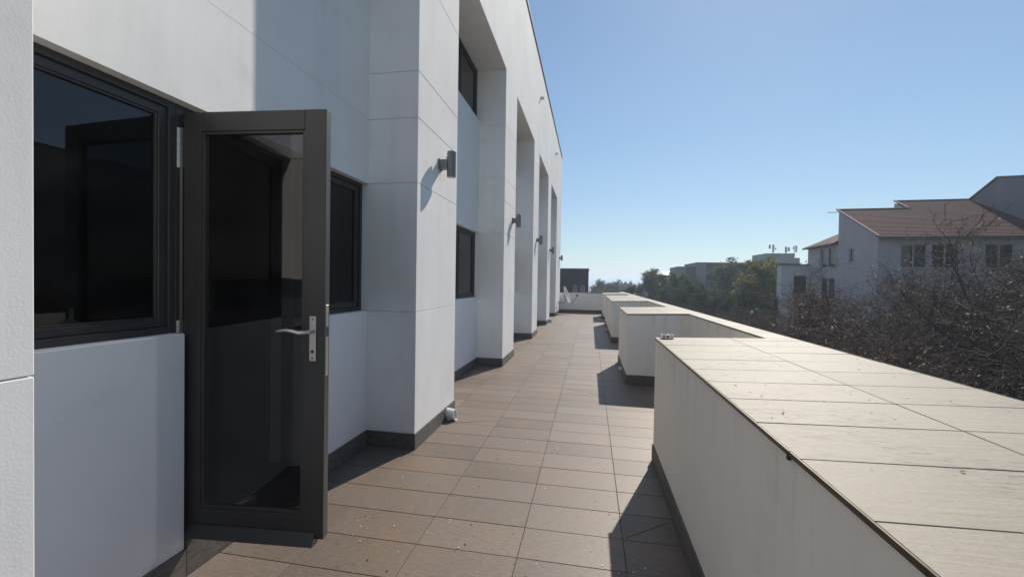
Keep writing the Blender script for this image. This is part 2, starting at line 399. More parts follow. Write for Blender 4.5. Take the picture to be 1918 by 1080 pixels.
# ------------------------------------------------------------------ skirting runs
skirt_cache = {}
def skirt(parent, x0, y0, x1, y1, nx, ny, h=0.144, step=0.3):
    """row of skirting tiles along a wall face from (x0,y0) to (x1,y1), standing out along (nx,ny)"""
    L = math.hypot(x1 - x0, y1 - y0); n = max(1, round(L / step)); s = L / n
    dx, dy = (x1 - x0) / L, (y1 - y0) / L
    for i in range(n):
        key = (round(s, 3), h)
        if key not in skirt_cache:
            me = MB().box(0.0008, s - 0.0012, -0.006, 0.012, 0.0, h).mesh("skirting_tile", bev=0.0012); me.materials.append(SK); skirt_cache[key] = me
        o = bpy.data.objects.new("skirting_tile", skirt_cache[key]); COL.objects.link(o); o.parent = parent
        # local x along the run, local y outward
        R = Matrix(((dx, nx, 0), (dy, ny, 0), (0, 0, 1)))
        flip = R.determinant() < 0
        px, py = x0 + dx * s * i, y0 + dy * s * i
        if flip: R = Matrix(((-dx, nx, 0), (-dy, ny, 0), (0, 0, 1))); px, py = px + dx * s, py + dy * s
        o.rotation_euler = R.to_euler(); o.location = Vector((px, py, 0.0015)) - world_off(parent)

# ------------------------------------------------------------------ office building beside the terrace
BLD = empty("office_building", (-2.3, 10, GZ)); tag(BLD, "white plastered office building with tall recessed bays and an open glazed door", "building")
SEG = [-0.01, 1.262, 2.440, 3.030, 3.450, 4.400, 5.40]
BX = -2.30
for a, b in COLS:
    box("column_core", BX + .02, CX - .010, a + .010, b - .010, -0.02, 5.41, PL, BLD)
    for i in range(len(SEG) - 1):
        box("wall_panel", BX, CX, a, b, SEG[i] + .0018, SEG[i + 1] - .0018, PL, BLD, bev=0.003)
    skirt(BLD, CX, a - .012, CX, b + .012, 1, 0)
    skirt(BLD, RX, a, CX, a, 0, -1, step=0.48)
    if b < 22: skirt(BLD, RX, b, CX, b, 0, 1, step=0.48)
box("header_wall", BX, CX - .002, COLS[0][0], 22.2, 5.40, 8.0, PL, BLD, bev=0.004)
box("wall", -12, BX - .02, COLS[0][0], 22.19, 5.5, 7.9, PL, BLD)
box("roof_cap", BX - .1, CX + .025, COLS[0][0], 22.23, 8.0, 8.045, CAP, BLD, bev=0.004)
box("wall", -12, BX + .05, 22.0, 22.18, GZ, 7.95, PL, BLD)
box("wall", -12, -2.26, COLS[0][0], 22.17, GZ, -0.41, PL, BLD)
# interior behind the windows
box("interior_floor", -7.0, RX - .02, COLS[0][0], 22.0, 0.10, 0.185, INTF, BLD)
box("interior_ceiling", -7.0, BX + .02, COLS[0][0], 22.0, 2.72, 2.80, INT, BLD)
box("interior_wall", -7.1, -7.0, COLS[0][0], 22.0, 0.1, 5.5, INT, BLD)
for yy in (0.3, 4.2, 8.1, 12.1, 16.0): box("interior_partition", -7.0, BX - .01, yy, yy + .12, 0.19, 5.49, INT, BLD)
box("interior_floor", -7.0, BX + .02, COLS[0][0], 22.0, 3.3, 3.4, INTF, BLD)

def bars(y0, y1, z0, z1, wd, xa, xb):
    mb = MB()
    mb.box(xa, xb, y0, y0 + wd, z0, z1); mb.box(xa, xb, y1 - wd, y1, z0, z1)
    mb.box(xa, xb, y0 + wd, y1 - wd, z0, z0 + wd); mb.box(xa, xb, y0 + wd, y1 - wd, z1 - wd, z1); return mb
def window(y0, y1, z0, z1, n=1):
    e = 0.002
    fr = bars(y0 + e, y1 - e, z0 + e, z1 - e, 0.034, -2.175, -2.105)
    W = (y1 - y0 - 2 * e - 0.068) / n
    for i in range(1, n): fr.box(-2.173, -2.107, y0 + .036 + W * i - .017, y0 + .036 + W * i + .017, z0 + .03, z1 - .03)
    o = fr.build("window", ALU, BLD, bev=0.002)
    for i in range(n):
        a, b = y0 + .036 + W * i + (.017 if i else 0), y0 + .036 + W * (i + 1) - (.017 if i < n - 1 else 0)
        sa = bars(a + .001, b - .001, z0 + .037, z1 - .037, 0.040, -2.168, -2.120).build("sash", ALU, o, bev=0.003)
        bars(a + .041, b - .041, z0 + .077, z1 - .077, 0.010, -2.150, -2.126).build("glazing_bead", ALU, o, bev=0.002)
        box("pane", -2.146, -2.140, a + .035, b - .035, z0 + .07, z1 - .07, GLASS, o)
    return o
SILL, HEAD, USILL = 1.262, 2.440, 4.47
DY0, DY1 = 1.838, 2.730          # door opening
for k in range(len(COLS) - 1):
    a, b = COLS[k][1], COLS[k + 1][0]
    box("wall", BX, RX, a, b, HEAD, 3.0285, PL, BLD)
    box("wall", BX, RX - .004, a, b, 3.0285, 3.0315, PL, BLD)
    box("wall", BX, RX, a, b, 3.0315, USILL, PL, BLD)
    window(a, b, USILL, 5.40, 3)
    if k == 2:
        for c, d in ((a, DY0), (DY1, b)):
            box("low_wall", BX, RX, c, d, -0.01, SILL, PL, BLD, bev=0.006)
            skirt(BLD, RX, c, RX, d, 1, 0)
        window(a, DY0, SILL, HEAD); window(DY1 + .04, b, SILL, HEAD)
    else:
        box("low_wall", BX, RX, a, b, -0.01, SILL, PL, BLD, bev=0.006)
        skirt(BLD, RX, a, RX, b, 1, 0); window(a, b, SILL, HEAD, 3)
# door step, frame, leaf
box("door_step", BX, RX - .001, DY0 + .001, DY1 - .001, -0.01, 0.198, SK, BLD, bev=0.003)
skirt(BLD, RX, DY0, RX, DY1, 1, 0, h=0.192)
df = MB().box(-2.175, -2.106, DY0 + .001, DY0 + .040, 0.20, HEAD - .002).box(-2.175, -2.106, DY1 - .040, DY1 - .001, 0.20, HEAD - .002).box(-2.175, -2.106, DY0 + .041, DY1 - .041, HEAD - .042, HEAD - .002).box(-2.175, -2.10, DY0 + .041, DY1 - .041, 0.199, 0.222)
df.build("door_frame", ALU, BLD, bev=0.002)
hx, hy = -2.098, 1.862; ox, oy = -1.31, 1.93
ln = math.hypot(ox - hx, oy - hy); dv = Vector(((ox - hx) / ln, (oy - hy) / ln, 0)); nv = Vector((-dv.y, dv.x, 0))
DM = Matrix(((dv.x, nv.x, 0, hx), (dv.y, nv.y, 0, hy), (0, 0, 1, 0), (0, 0, 0, 1)))
# local: x along the leaf from the hinge, y through its thickness (0 = face towards the near column), z up
leaf = MB().box(0.012, 0.108, 0, .046, .228, 2.402).box(.673, .787, 0, .046, .228, 2.402).box(.108, .673, .001, .045, 2.302, 2.402).box(.108, .673, .001, .045, .228, .346)
leaf = leaf.xf(DM).build("door", ALU, BLD, bev=0.0025)
bead = MB().box(.108, .122, .006, .040, .346, 2.302).box(.659, .673, .006, .040, .346, 2.302).box(.122, .659, .006, .040, 2.288, 2.302).box(.122, .659, .006, .040, .346, .360)
bead.xf(DM).build("glazing_bead", ALU, leaf, bev=0.002)
MB().box(.115, .666, .020, .026, .353, 2.295).xf(DM).build("pane", DGLASS, leaf)
MB().prism([(-.034, .205), (-.030, .200), (0.030, .200), (0.030, .226), (0.0, .262), (-.004, .262)], 'x', .02, .745).xf(DM).build("weather_bar", ALU, leaf)
MB().box(.786, .7885, .011, .035, 1.06, 1.42).xf(DM).build("lock_strip", STEEL, leaf, bev=.001)
MB().box(.788, .7905, .014, .032, 1.26, 1.31).xf(DM).build("latch_hole", BLACK, leaf)
for yy, sg in ((0, -1), (.046, 1)):
    pl = MB().box(.709, .744, min(yy, yy + sg * .006), max(yy, yy + sg * .006), 1.137, 1.363).xf(DM).build("handle_plate", STEEL, leaf, bev=.0015)
    lev = [(.7265, yy + sg * .004, 1.287), (.7265, yy + sg * .045, 1.287), (.712, yy + sg * .056, 1.286), (.685, yy + sg * .058, 1.283), (.655, yy + sg * .058, 1.291), (.620, yy + sg * .058, 1.296), (.585, yy + sg * .058, 1.293), (.567, yy + sg * .058, 1.289)]
    MB().tube(lev, [.011, .0105, .0105, .010, .0095, .009, .0085, .0085], 10).xf(DM).build("handle", STEEL, leaf, smooth=True)
    MB().tube([(.7265, yy + sg * .005, 1.185), (.7265, yy + sg * .0075, 1.185)], .0085, 12).xf(DM).build("keyhole", BLACK, leaf)
    for zz in (1.152, 1.348): MB().tube([(.7265, yy + sg * .005, zz), (.7265, yy + sg * .0072, zz)], .0042, 8).xf(DM).build("screw", BLACK, leaf)
for z0, z1 in ((2.114, 2.321), (1.262, 1.325), (.42, .62)):
    m_ = MB()
    for q in range(5):
        za, zb = z0 + (z1 - z0) * q / 5 + .001, z0 + (z1 - z0) * (q + 1) / 5 - .001
        m_.tube([(-.010, -.012, za), (-.010, -.012, zb)], .0075, 10)
    m_.box(-.012, .014, -.010, -.002, z0, z1)
    m_.xf(DM).build("hinge", STEEL, leaf)
# overflow spouts high on the wall
for yy in (12.74, 18.3): MB().tube([(CX - .03, yy, 7.07), (CX + .10, yy, 7.05)], .045, 12).build("overflow_spout", PVC, BLD)

# ------------------------------------------------------------------ parapet with planter-deep blocks
PAR = empty("parapet_wall", (XR - .1, 10, GZ)); tag(PAR, "cream plastered parapet with deep blocks and beige tile coping along terrace edge", "wall")
SLOPE = 0.029
def cz(x): return 1.085 + SLOPE * (x - XL)
def wedge(x0, x1, y0, y1, z0, top): return MB().hexa([(x0, y0, z0), (x1, y0, z0), (x1, y1, z0), (x0, y1, z0), (x0, y0, cz(x0) + top), (x1, y0, cz(x1) + top), (x1, y1, cz(x1) + top), (x0, y1, cz(x0) + top)])
for a, b in BLOCKS:
    wedge(XL + .004, XI + .02, a + .004, b - .004, -0.02, -.016).build("block", PLP, PAR, bev=.004)
    skirt(PAR, XL + .004, a, XL + .004, b, -1, 0); skirt(PAR, XL, a + .004, XI, a + .004, 0, -1); skirt(PAR, XL, b - .004, XI, b - .004, 0, 1)
wedge(XI, XR - .006, -8, ENDY + .196, -0.42, -.0165).build("outer_wall", PLP, PAR)
box("outer_wall", XI + .001, XR - .006, -8, ENDY + .196, GZ, -.421, PLP, PAR)
wedge(CX - .6, XI, ENDY, ENDY + .19, -0.02, -.016).build("end_wall", PLP, PAR)
skirt(PAR, CX - .1, ENDY, XL + .9, ENDY, 0, -1)
ys = [b for bl in BLOCKS for b in bl]
prev = -8.0
for a, b in BLOCKS + [(ENDY, ENDY)]:
    if a > prev: skirt(PAR, XI, max(prev, -3), XI, a, -1, 0)
    prev = b
# coping tiles
cop_cache = {}
random.seed(8)
def coping_tile(x0, x1, y0, y1):
    key = (round(x1 - x0, 3), round(y1 - y0, 3))
    wx, wy = key; g = .0023
    if key not in cop_cache:
        mb = MB().hexa([(g, g, -.012), (wx - g, g, -.012 + SLOPE * wx), (wx - g, wy - g, -.012 + SLOPE * wx), (g, wy - g, -.012), (g, g, 0), (wx - g, g, SLOPE * wx), (wx - g, wy - g, SLOPE * wx), (g, wy - g, 0)])
        me = mb.mesh("coping_tile", bev=.0012); me.materials.append(CT); cop_cache[key] = me
    o = bpy.data.objects.new("coping_tile", cop_cache[key]); COL.objects.link(o); o.parent = PAR
    o.location = Vector((x0, y0, cz(x0) + random.uniform(-.0006, .0006))) - world_off(PAR); o.rotation_euler = (random.gauss(0, .0012), random.gauss(0, .0008), 0)
def rows(y0, y1, step=0.307, org=None):
    """tile rows of `step` counted back from y1, the last one cut"""
    out, y = [], y1
    while y > y0 + .02:
        out.append((max(y0, y - step), y)); y -= step
    return out
prev = -0.4
for a, b in BLOCKS:
    a0 = max(a, -0.4)
    if a0 > prev + .05:
        for y0, y1 in rows(prev, a0, .6): coping_tile(XI - .004, XR, y0, y1)
    for y0, y1 in (([(b - .166, b)] + rows(a0, b - .166)) if b < 4 else rows(a0, b)):
        coping_tile(XL, XL + .6045, y0, y1); coping_tile(XL + .6045, XR, y0, y1)
    prev = b
for y0, y1 in rows(prev, ENDY, .6): coping_tile(XI - .004, XR, y0, y1)
for i in range(6):
    x0 = CX + .02 + i * .54; coping_tile(x0, min(x0 + .54, XR), ENDY - .006, ENDY + .2)
# mortar bed showing in the joints
prev = -0.4
for a, b in BLOCKS:
    wedge(XL + .008, XR - .008, max(a, -.4) + .006, b - .006, 1.03, -.0045).build("mortar_bed", MORTAR, PAR)
    if max(a, -.4) > prev: wedge(XI + .002, XR - .008, prev, a, 1.03, -.0045).build("mortar_bed", MORTAR, PAR)
    prev = b
wedge(XI + .002, XR - .008, prev, ENDY, 1.03, -.0045).build("mortar_bed", MORTAR, PAR)
wedge(CX + .03, XR - .008, ENDY, ENDY + .19, 1.03, -.0045).build("mortar_bed", MORTAR, PAR)
# bronze edge trims
def trim_y(x, y0, y1, s):
    z = cz(x); MB().box(min(x, x + s * .006), max(x, x + s * .006), y0, y1, z - .014, z + .0010).build("edge_trim", BRONZE, PAR, bev=.001)
def trim_x(y, x0, x1, s):
    ya, yb = min(y, y + s * .006), max(y, y + s * .006)
    MB().hexa([(x0, ya, cz(x0) - .014), (x1, ya, cz(x1) - .014), (x1, yb, cz(x1) - .014), (x0, yb, cz(x0) - .014), (x0, ya, cz(x0) + .0012), (x1, ya, cz(x1) + .0012), (x1, yb, cz(x1) + .0012), (x0, yb, cz(x0) + .0012)]).build("edge_trim", BRONZE, PAR, bev=.001)
prev = -0.4
for a, b in BLOCKS:
    trim_y(XL, max(a, -.4), b, -1); trim_x(b, XL - .006, XI - .01, 1)
    if a > 0: trim_x(a, XL - .006, XI - .01, -1)
    if a > prev: trim_y(XI - .004, prev + .007, a - .007, -1)
    prev = b
trim_y(XI - .004, prev + .007, ENDY - .012, -1)
trim_y(XR, -.4, ENDY + .19, 1)
# a rust-dark run where the trim pieces meet on the long block, and the seam between trim lengths
box("trim_seam", XL - .0072, XL + .001, 1.318, 1.330, 1.060, 1.0872, BLACK, PAR)

# ------------------------------------------------------------------ wall lights
def wall_light():
    e = empty("wall_light")
    prof = [(.030, -.130), (.043, -.132), (.047, -.128), (.047, .128), (.043, .132), (.030, .130)]
    MB().lathe(prof, 28, (.125, 0, 0)).build("lamp_tube", LAMP, e, smooth=False, local=True)
    for s in (-1, 1): MB().lathe([(.030, -.002), (.036, .002)], 24, (.125, 0, s * .1325)).build("lens", LENS, e, local=True)
    MB().box(0, .090, -.042, .042, -.046, .046).build("bracket", LAMP, e, bev=.002, local=True)
    MB().box(0, .012, -.052, .052, -.056, .056).build("back_plate", LAMP, e, bev=.002, local=True)
    MB().tube([(.086, -.02, .062), (.076, -.03, .066)], .006, 8).build("screw", BLACK, e, local=True)
    return e
lab = ["grey cylindrical wall light on the column nearest the open door, above a white drain stub", "grey cylindrical wall light on the second column counting from the open door",
       "grey cylindrical wall light on the middle one of the five columns past the door", "grey cylindrical wall light on the last column but one before the end wall",
       "grey cylindrical wall light on the last column above the satellite dish"]
proto = wall_light()
for i, yy in enumerate((4.225, 8.40, 12.30, 16.28, 21.4)):
    o = proto if i == 0 else copy_tree(proto)
    o.location = (CX + .001, yy, 2.755 + .02 * (i > 0)); tag(o, lab[i], "wall light", "wall lights on the columns")

# ------------------------------------------------------------------ drain stubs
def drain(loc, d, r, label, mat=PVC, L=.11):
    d = Vector(d).normalized(); n = 20; ax = d; u = ax.orthogonal().normalized(); v = ax.cross(u)
    e = empty("drain_pipe", loc); ri = r * .88
    vs_, fs = [], []
    for (rad, off, slope) in ((r, -.03, 0), (r, L, .35), (ri, L, .35), (ri, 0.0, 0)):
        for k in range(n):
            a = 2 * math.pi * k / n; p = u * math.cos(a) * rad + v * math.sin(a) * rad
            vs_.append(tuple(p + ax * (off - slope * p.z)))
    for i in range(3):
        for k in range(n): fs.append((i * n + k, i * n + (k + 1) % n, (i + 1) * n + (k + 1) % n, (i + 1) * n + k))
    link("pipe", pymesh("pipe", vs_, fs, False), mat, e, local=True)
    MB().lathe([(ri * .99, 0), (ri * .99, .004)], n, (0, 0, 0), Matrix((u, v, ax)).transposed()).build("pipe_shade", BLACK, e, local=True)
    tag(e, label, "drain pipe", "drain stubs at the terrace edges"); return e
drain((CX + .004, 4.52, .075), (1, -.05, -.12), .060, "white plastic drain stub at foot of the column nearest the door")
drain((CX + .004, 16.45, .075), (1, -.1, -.1), .055, "white plastic drain stub at foot of the last column but one")
drain((XL + .004, 7.55, .08), (-1, .1, -.1), .03, "small pale drain stub at foot of the shortest deep parapet block", L=.07)
drain((XL + .004, 13.9, .08), (-1, .1, -.1), .035, "small pale drain stub at foot of the long middle parapet block", L=.07)
drain((XL + .004, 19.0, .10), (-1, 0, -.05), .085, "black drain outlet at foot of the parapet block nearest the end wall", BLACK, L=.06)

# ------------------------------------------------------------------ ashtray on the coping
ash = empty("ashtray", (.655, 3.815, cz(.655) + .001)); tag(ash, "round silver metal ashtray standing at the end of the long coping block", "ashtray")
MB().lathe([(.052, 0), (.056, .003), (.056, .030), (.053, .034), (.047, .034), (.044, .024), (.030, .020)], 32).build("bowl", CHROME, ash, smooth=False, local=True)
MB().lathe([(.043, .024), (.043, .027), (.010, .031)], 32).build("lid", CHROME, ash, local=True)
box("notch", -.012, .002, -.0575, -.046, .012, .030, BLACK, ash, local=True)
MB().lathe([(.006, .030), (.006, .040), (.003, .042)], 12).build("knob", CHROME, ash, local=True)

# ------------------------------------------------------------------ satellite dish
dish = empty("satellite_dish", (CX, 21.3, .55)); tag(dish, "grey satellite dish on a wall arm by the terrace end wall", "satellite dish")
dn = Vector((.93, -.16, .33)).normalized(); du = Vector((0, 0, 1)); du = (du - dn * du.dot(dn)).normalized(); dr = du.cross(dn)
DM3 = Matrix((dr, du, dn)).transposed()
prof = [(.001, 0), (.12, .006), (.24, .026), (.34, .054), (.42, .086), (.425, .080), (.34, .046), (.24, .018), (.12, -.002), (.001, -.008)]
c0 = Vector((.36, 0, .35))
ellip = Matrix.Diagonal((.92, 1.0, 1.0))
MB().lathe(prof, 40, c0, DM3 @ ellip).build("reflector", DISH, dish, smooth=True, local=True)
MB().tube([(0, 0, 0), (.28, 0, 0), (.34, 0, .03), (.345, 0, .32)], .02, 10).build("wall_arm", LAMP, dish, local=True, smooth=True)
box("wall_plate", 0, .008, -.06, .06, -.09, .09, LAMP, dish, local=True)
lnb = c0 + dn * .56 - du * .16
MB().tube([c0 - du * .43 + dn * .05, c0 - du * .50 + dn * .13, lnb - du * .03], .013, 8).build("feed_arm", LAMP, dish, local=True)
MB().tube([lnb + dn * .05, lnb - dn * .04, lnb - dn * .07], [.028, .032, .045], 12).build("receiver_head", BLACK, dish, local=True)
MB().box(-.05, .05, -.08, .08, -.07, -.01).xf(Matrix.Translation(c0) @ DM3.to_4x4()).build("mount", LAMP, dish, local=True)

# ------------------------------------------------------------------ litter blown over tiles and coping
def litter(name, label, pts, mat, smin, smax, seed):
    r = random.Random(seed); v, f = [], []
    for x, y, z in pts:
        s = r.uniform(smin, smax); a = r.uniform(0, 6.28); wd = s * r.uniform(.25, .6); c, si = math.cos(a), math.sin(a); b = len(v)
        for (p, q, h) in ((-s, 0, 0.001), (0, -wd, .003), (s, 0, .001 + r.uniform(0, s * .5)), (0, wd, .003)):
            v.append((x + p * c - q * si, y + p * si + q * c, z + h))
        f.append((b, b + 1, b + 2, b + 3))
    tag(link(name, pymesh(name, v, f), mat), label, None, None, "stuff")
r = random.Random(5)
def flo(n): return [(r.uniform(-1.5, .5), 1.9 + 11 * r.random() ** 1.6, .0008) for _ in range(n)]
def cop(n): return [((x := r.uniform(.62, 1.64)), r.uniform(.9, 3.8), cz(x) + .0008) for _ in range(n)]
litter("pale_litter", "pale seed husks scattered over the terrace floor tiles", flo(230), simple("husk", (.66, .61, .52), .7), .0035, .010, 1)
litter("dark_litter", "dark leaf crumbs scattered over the terrace floor tiles", flo(170), simple("crumb", (.05, .035, .025), .8), .003, .011, 2)
litter("coping_litter", "dry leaf crumbs on the parapet coping", cop(40), simple("crumb_brown", (.13, .085, .055), .8), .004, .010, 3)
litter("coping_husks", "pale husks on the parapet coping", cop(24), simple("husk_pale", (.66, .60, .50), .7), .004, .010, 4)
MB().tube([(1.16, 1.24, cz(1.16) + .004), (1.185, 1.222, cz(1.18) + .006), (1.21, 1.214, cz(1.2) + .004)], [.003, .0045, .0015], 6).build("dry_twig", BARK)
tag(bpy.data.objects["dry_twig"], "short dark dry twig lying on the coping tiles", "twig")

# ------------------------------------------------------------------ trees
def arr_mesh(name, V, F, smooth=False):
    me = bpy.data.meshes.new(name); V = np.asarray(V, np.float32); F = np.asarray(F, np.int32)
    k = F.shape[1]
    me.vertices.add(len(V)); me.vertices.foreach_set("co", V.ravel())
    me.loops.add(F.size); me.loops.foreach_set("vertex_index", F.ravel())
    me.polygons.add(len(F)); me.polygons.foreach_set("loop_start", np.arange(0, F.size, k, dtype=np.int32))
    me.update(calc_edges=True); me.validate()
    return me
def unit(a): return a / np.maximum(np.linalg.norm(a, axis=-1, keepdims=True), 1e-9)
def perp(d, rg):
    x = rg.normal(size=d.shape); x -= d * (x * d).sum(-1, keepdims=True); return unit(x)
def grow_level(st, d, L, r0, r1, m, wander, up, rg):
    n = len(st); P = np.zeros((n, m + 1, 3)); P[:, 0] = st; cur = d.copy()
    for i in range(m):
        cur = unit(cur + rg.normal(size=cur.shape) * wander + np.array([0, 0, up])); P[:, i + 1] = P[:, i] + cur * (L / m)[:, None]
    t = np.linspace(0, 1, m + 1)[None, :]; return P, r0[:, None] * (1 - t) + r1[:, None] * t
def children(P, Rr, c, tmin, ang, rg):
    n, m1, _ = P.shape; m = m1 - 1
    t = tmin + (1 - tmin) * (np.arange(c)[None, :] + rg.rand(n, c)) / c; t = np.clip(t, 0, .999)
    i = (t * m).astype(int); fr = t * m - i; idx = np.arange(n)[:, None]
    A, B = P[idx, i], P[idx, i + 1]; pos = A + (B - A) * fr[..., None]; tan = unit(B - A)
    rad = Rr[idx, i] * (1 - fr) + Rr[idx, i + 1] * fr
    a = ang * (0.7 + .6 * rg.rand(n, c)); q = perp(tan, rg)
    d = unit(tan * np.cos(a)[..., None] + q * np.sin(a)[..., None])
    return pos.reshape(-1, 3), d.reshape(-1, 3), rad.reshape(-1), t.reshape(-1)
def tubes(P, Rr, s):
    n, m1, _ = P.shape; T = np.zeros_like(P); T[:, :-1] = P[:, 1:] - P[:, :-1]; T[:, -1] = T[:, -2]; T = unit(T)
    ref = np.tile(np.array([.31, .87, .38]), (n, m1, 1)); A = unit(np.cross(T, ref)); B = np.cross(T, A)
    an = 2 * np.pi * np.arange(s) / s
    V = P[:, :, None] + Rr[:, :, None, None] * (A[:, :, None] * np.cos(an)[None, None, :, None] + B[:, :, None] * np.sin(an)[None, None, :, None])
    i = np.arange(n)[:, None, None] * m1 * s; j = np.arange(m1 - 1)[None, :, None] * s; k = np.arange(s)[None, None, :]; k2 = (k + 1) % s
    F = np.stack([i + j + k, i + j + k2, i + j + s + k2, i + j + s + k], -1).reshape(-1, 4)
    return V.reshape(-1, 3), F
def join(parts):
    V, F, o = [], [], 0
    for v, f in parts: V.append(v); F.append(f + o); o += len(v)
    return np.concatenate(V), np.concatenate(F)
def cards(C, size, rg, asp=.5, flat=0.0):
    n = len(C); a = rg.normal(size=(n, 3)); a[:, 2] *= (1 - flat); a = unit(a); b = perp(a, rg)
    s = (size * (.6 + .8 * rg.rand(n)))[:, None]
    V = np.stack([C - a * s, C - b * s * asp, C + a * s, C + b * s * asp], 1).reshape(-1, 3)
    return V, np.arange(4 * n).reshape(-1, 4)
def bare_tree(seed, H=10.5, dens=1.0, leaves=3500, spread=1.0):
    rg = np.random.RandomState(seed)
    P0, R0 = grow_level(np.zeros((1, 3)), np.array([[0.05, 0.03, 1.]]), np.array([H * .26]), np.array([.24]), np.array([.19]), 5, .05, .1, rg)
    wood = [tubes(P0, R0, 10)]
    pos, d, rad, t = children(P0, R0, 6, .7, .85 * spread, rg)
    P1, R1 = grow_level(pos, d, H * (.50 + .14 * rg.rand(len(pos))), rad * .62, rad * .22, 9, .13, .035, rg); wood.append(tubes(P1, R1, 7))
    pos, d, rad, t = children(P1, R1, 8, .20, .75, rg)
    P2, R2 = grow_level(pos, d, H * (.30 - .10 * t) * (.7 + .5 * rg.rand(len(pos))), rad * .6, rad * .2, 7, .16, .03, rg); wood.append(tubes(P2, R2, 5))
    pos, d, rad, t = children(P2, R2, 8, .12, .75, rg)
    P3, R3 = grow_level(pos, d, H * (.16 - .05 * t) * (.6 + .6 * rg.rand(len(pos))), np.maximum(rad * .6, .012), np.maximum(rad * .2, .007), 6, .2, .03, rg)
    fine = [tubes(P3, R3, 4)]
    pos, d, rad, t = children(P3, R3, int(8 * dens), .1, .8, rg)
    P4, R4 = grow_level(pos, d, H * .075 * (.5 + .8 * rg.rand(len(pos))), np.maximum(rad * .6, .0085), np.full(len(pos), .0055), 5, .24, .03, rg); fine.append(tubes(P4, R4, 3))
    pos, d, rad, t = children(P4, R4, int(6 * dens), .1, .8, rg)
    P5, R5 = grow_level(pos, d, H * .036 * (.5 + .9 * rg.rand(len(pos))), np.full(len(pos), .0062), np.full(len(pos), .0042), 3, .3, .0, rg); fine.append(tubes(P5, R5, 3))
    tips = P5[:, -1]; C = tips[rg.randint(0, len(tips), leaves)] + rg.normal(size=(leaves, 3)) * .03
    return arr_mesh("trunk", *join(wood)), arr_mesh("crown", *join(fine)), arr_mesh("dry_leaves", *cards(C, .034, rg, .45))
def leafy_tree(seed, H, W, flat, nleaf, size, trunk=.35, name="crown", asp=.5, clump=.5):
    rg = np.random.RandomState(seed)
    P0, R0 = grow_level(np.zeros((1, 3)), np.array([[0.04, 0.02, 1.]]), np.array([H * trunk]), np.array([.026 * H]), np.array([.018 * H]), 4, .05, .1, rg)
    wood = [tubes(P0, R0, 8)]
    pos, d, rad, t = children(P0, R0, 7, .55, .8, rg)
    P1, R1 = grow_level(pos, d, (H * (1 - trunk) * .62) * (.8 + .4 * rg.rand(len(pos))), rad * .55, rad * .15, 6, .14, .06 - flat * .08, rg); wood.append(tubes(P1, R1, 5))
    pos, d, rad, t = children(P1, R1, 7, .3, .8, rg)
    P2, R2 = grow_level(pos, d, H * .20 * (.6 + .7 * rg.rand(len(pos))), np.maximum(rad * .5, .012), np.full(len(pos), .008), 4, .2, .02 - flat * .06, rg); wood.append(tubes(P2, R2, 4))
    pos, d, rad, t = children(P2, R2, 5, .3, .9, rg)
    P3, R3 = grow_level(pos, d, H * .085 * (.6 + .7 * rg.rand(len(pos))), np.full(len(pos), .009), np.full(len(pos), .006), 3, .2, .0, rg); wood.append(tubes(P3, R3, 3))
    V, F = join(wood)
    pick = P3[rg.randint(0, len(P3), nleaf), rg.randint(1, 4, nleaf)]
    C = pick + rg.normal(size=(nleaf, 3)) * (H * .020 * clump * 2) * np.array([1, 1, .6])
    # stretch to the wanted height and width
    top = np.percentile(C[:, 2], 99.5); rad_ = np.percentile(np.hypot(C[:, 0], C[:, 1]), 97)
    sc = np.array([W / 2 / rad_, W / 2 / rad_, H / top])
    return arr_mesh("trunk", V * sc, F), arr_mesh(name, *cards(C * sc, size, rg, asp, flat))
def place_tree(name, parts, loc, rz, sc, label, cat, group, mats):
    e = empty(name, loc, rz); e.scale = sc if isinstance(sc, tuple) else (sc, sc, sc)
    for i, me in enumerate(parts):
        o = bpy.data.objects.new(me.name.split(".")[0], me); COL.objects.link(o); o.parent = e
        if not me.materials: me.materials.append(mats[i])
        if me.materials[0] != mats[i]:
            o.material_slots[0].link = 'OBJECT'; o.material_slots[0].material = mats[i]
    tag(e, label, cat, group); return e
BT = [bare_tree(11, dens=.8, leaves=2400, spread=1.1), bare_tree(23, dens=.85, leaves=2400, spread=1.2), bare_tree(37, dens=1.0, leaves=4000, spread=1.25), bare_tree(61, dens=.66, leaves=1500, spread=1.2)]
bm_ = [BARK, TWIG, DRYL]
BG = "leafless trees below the terrace"
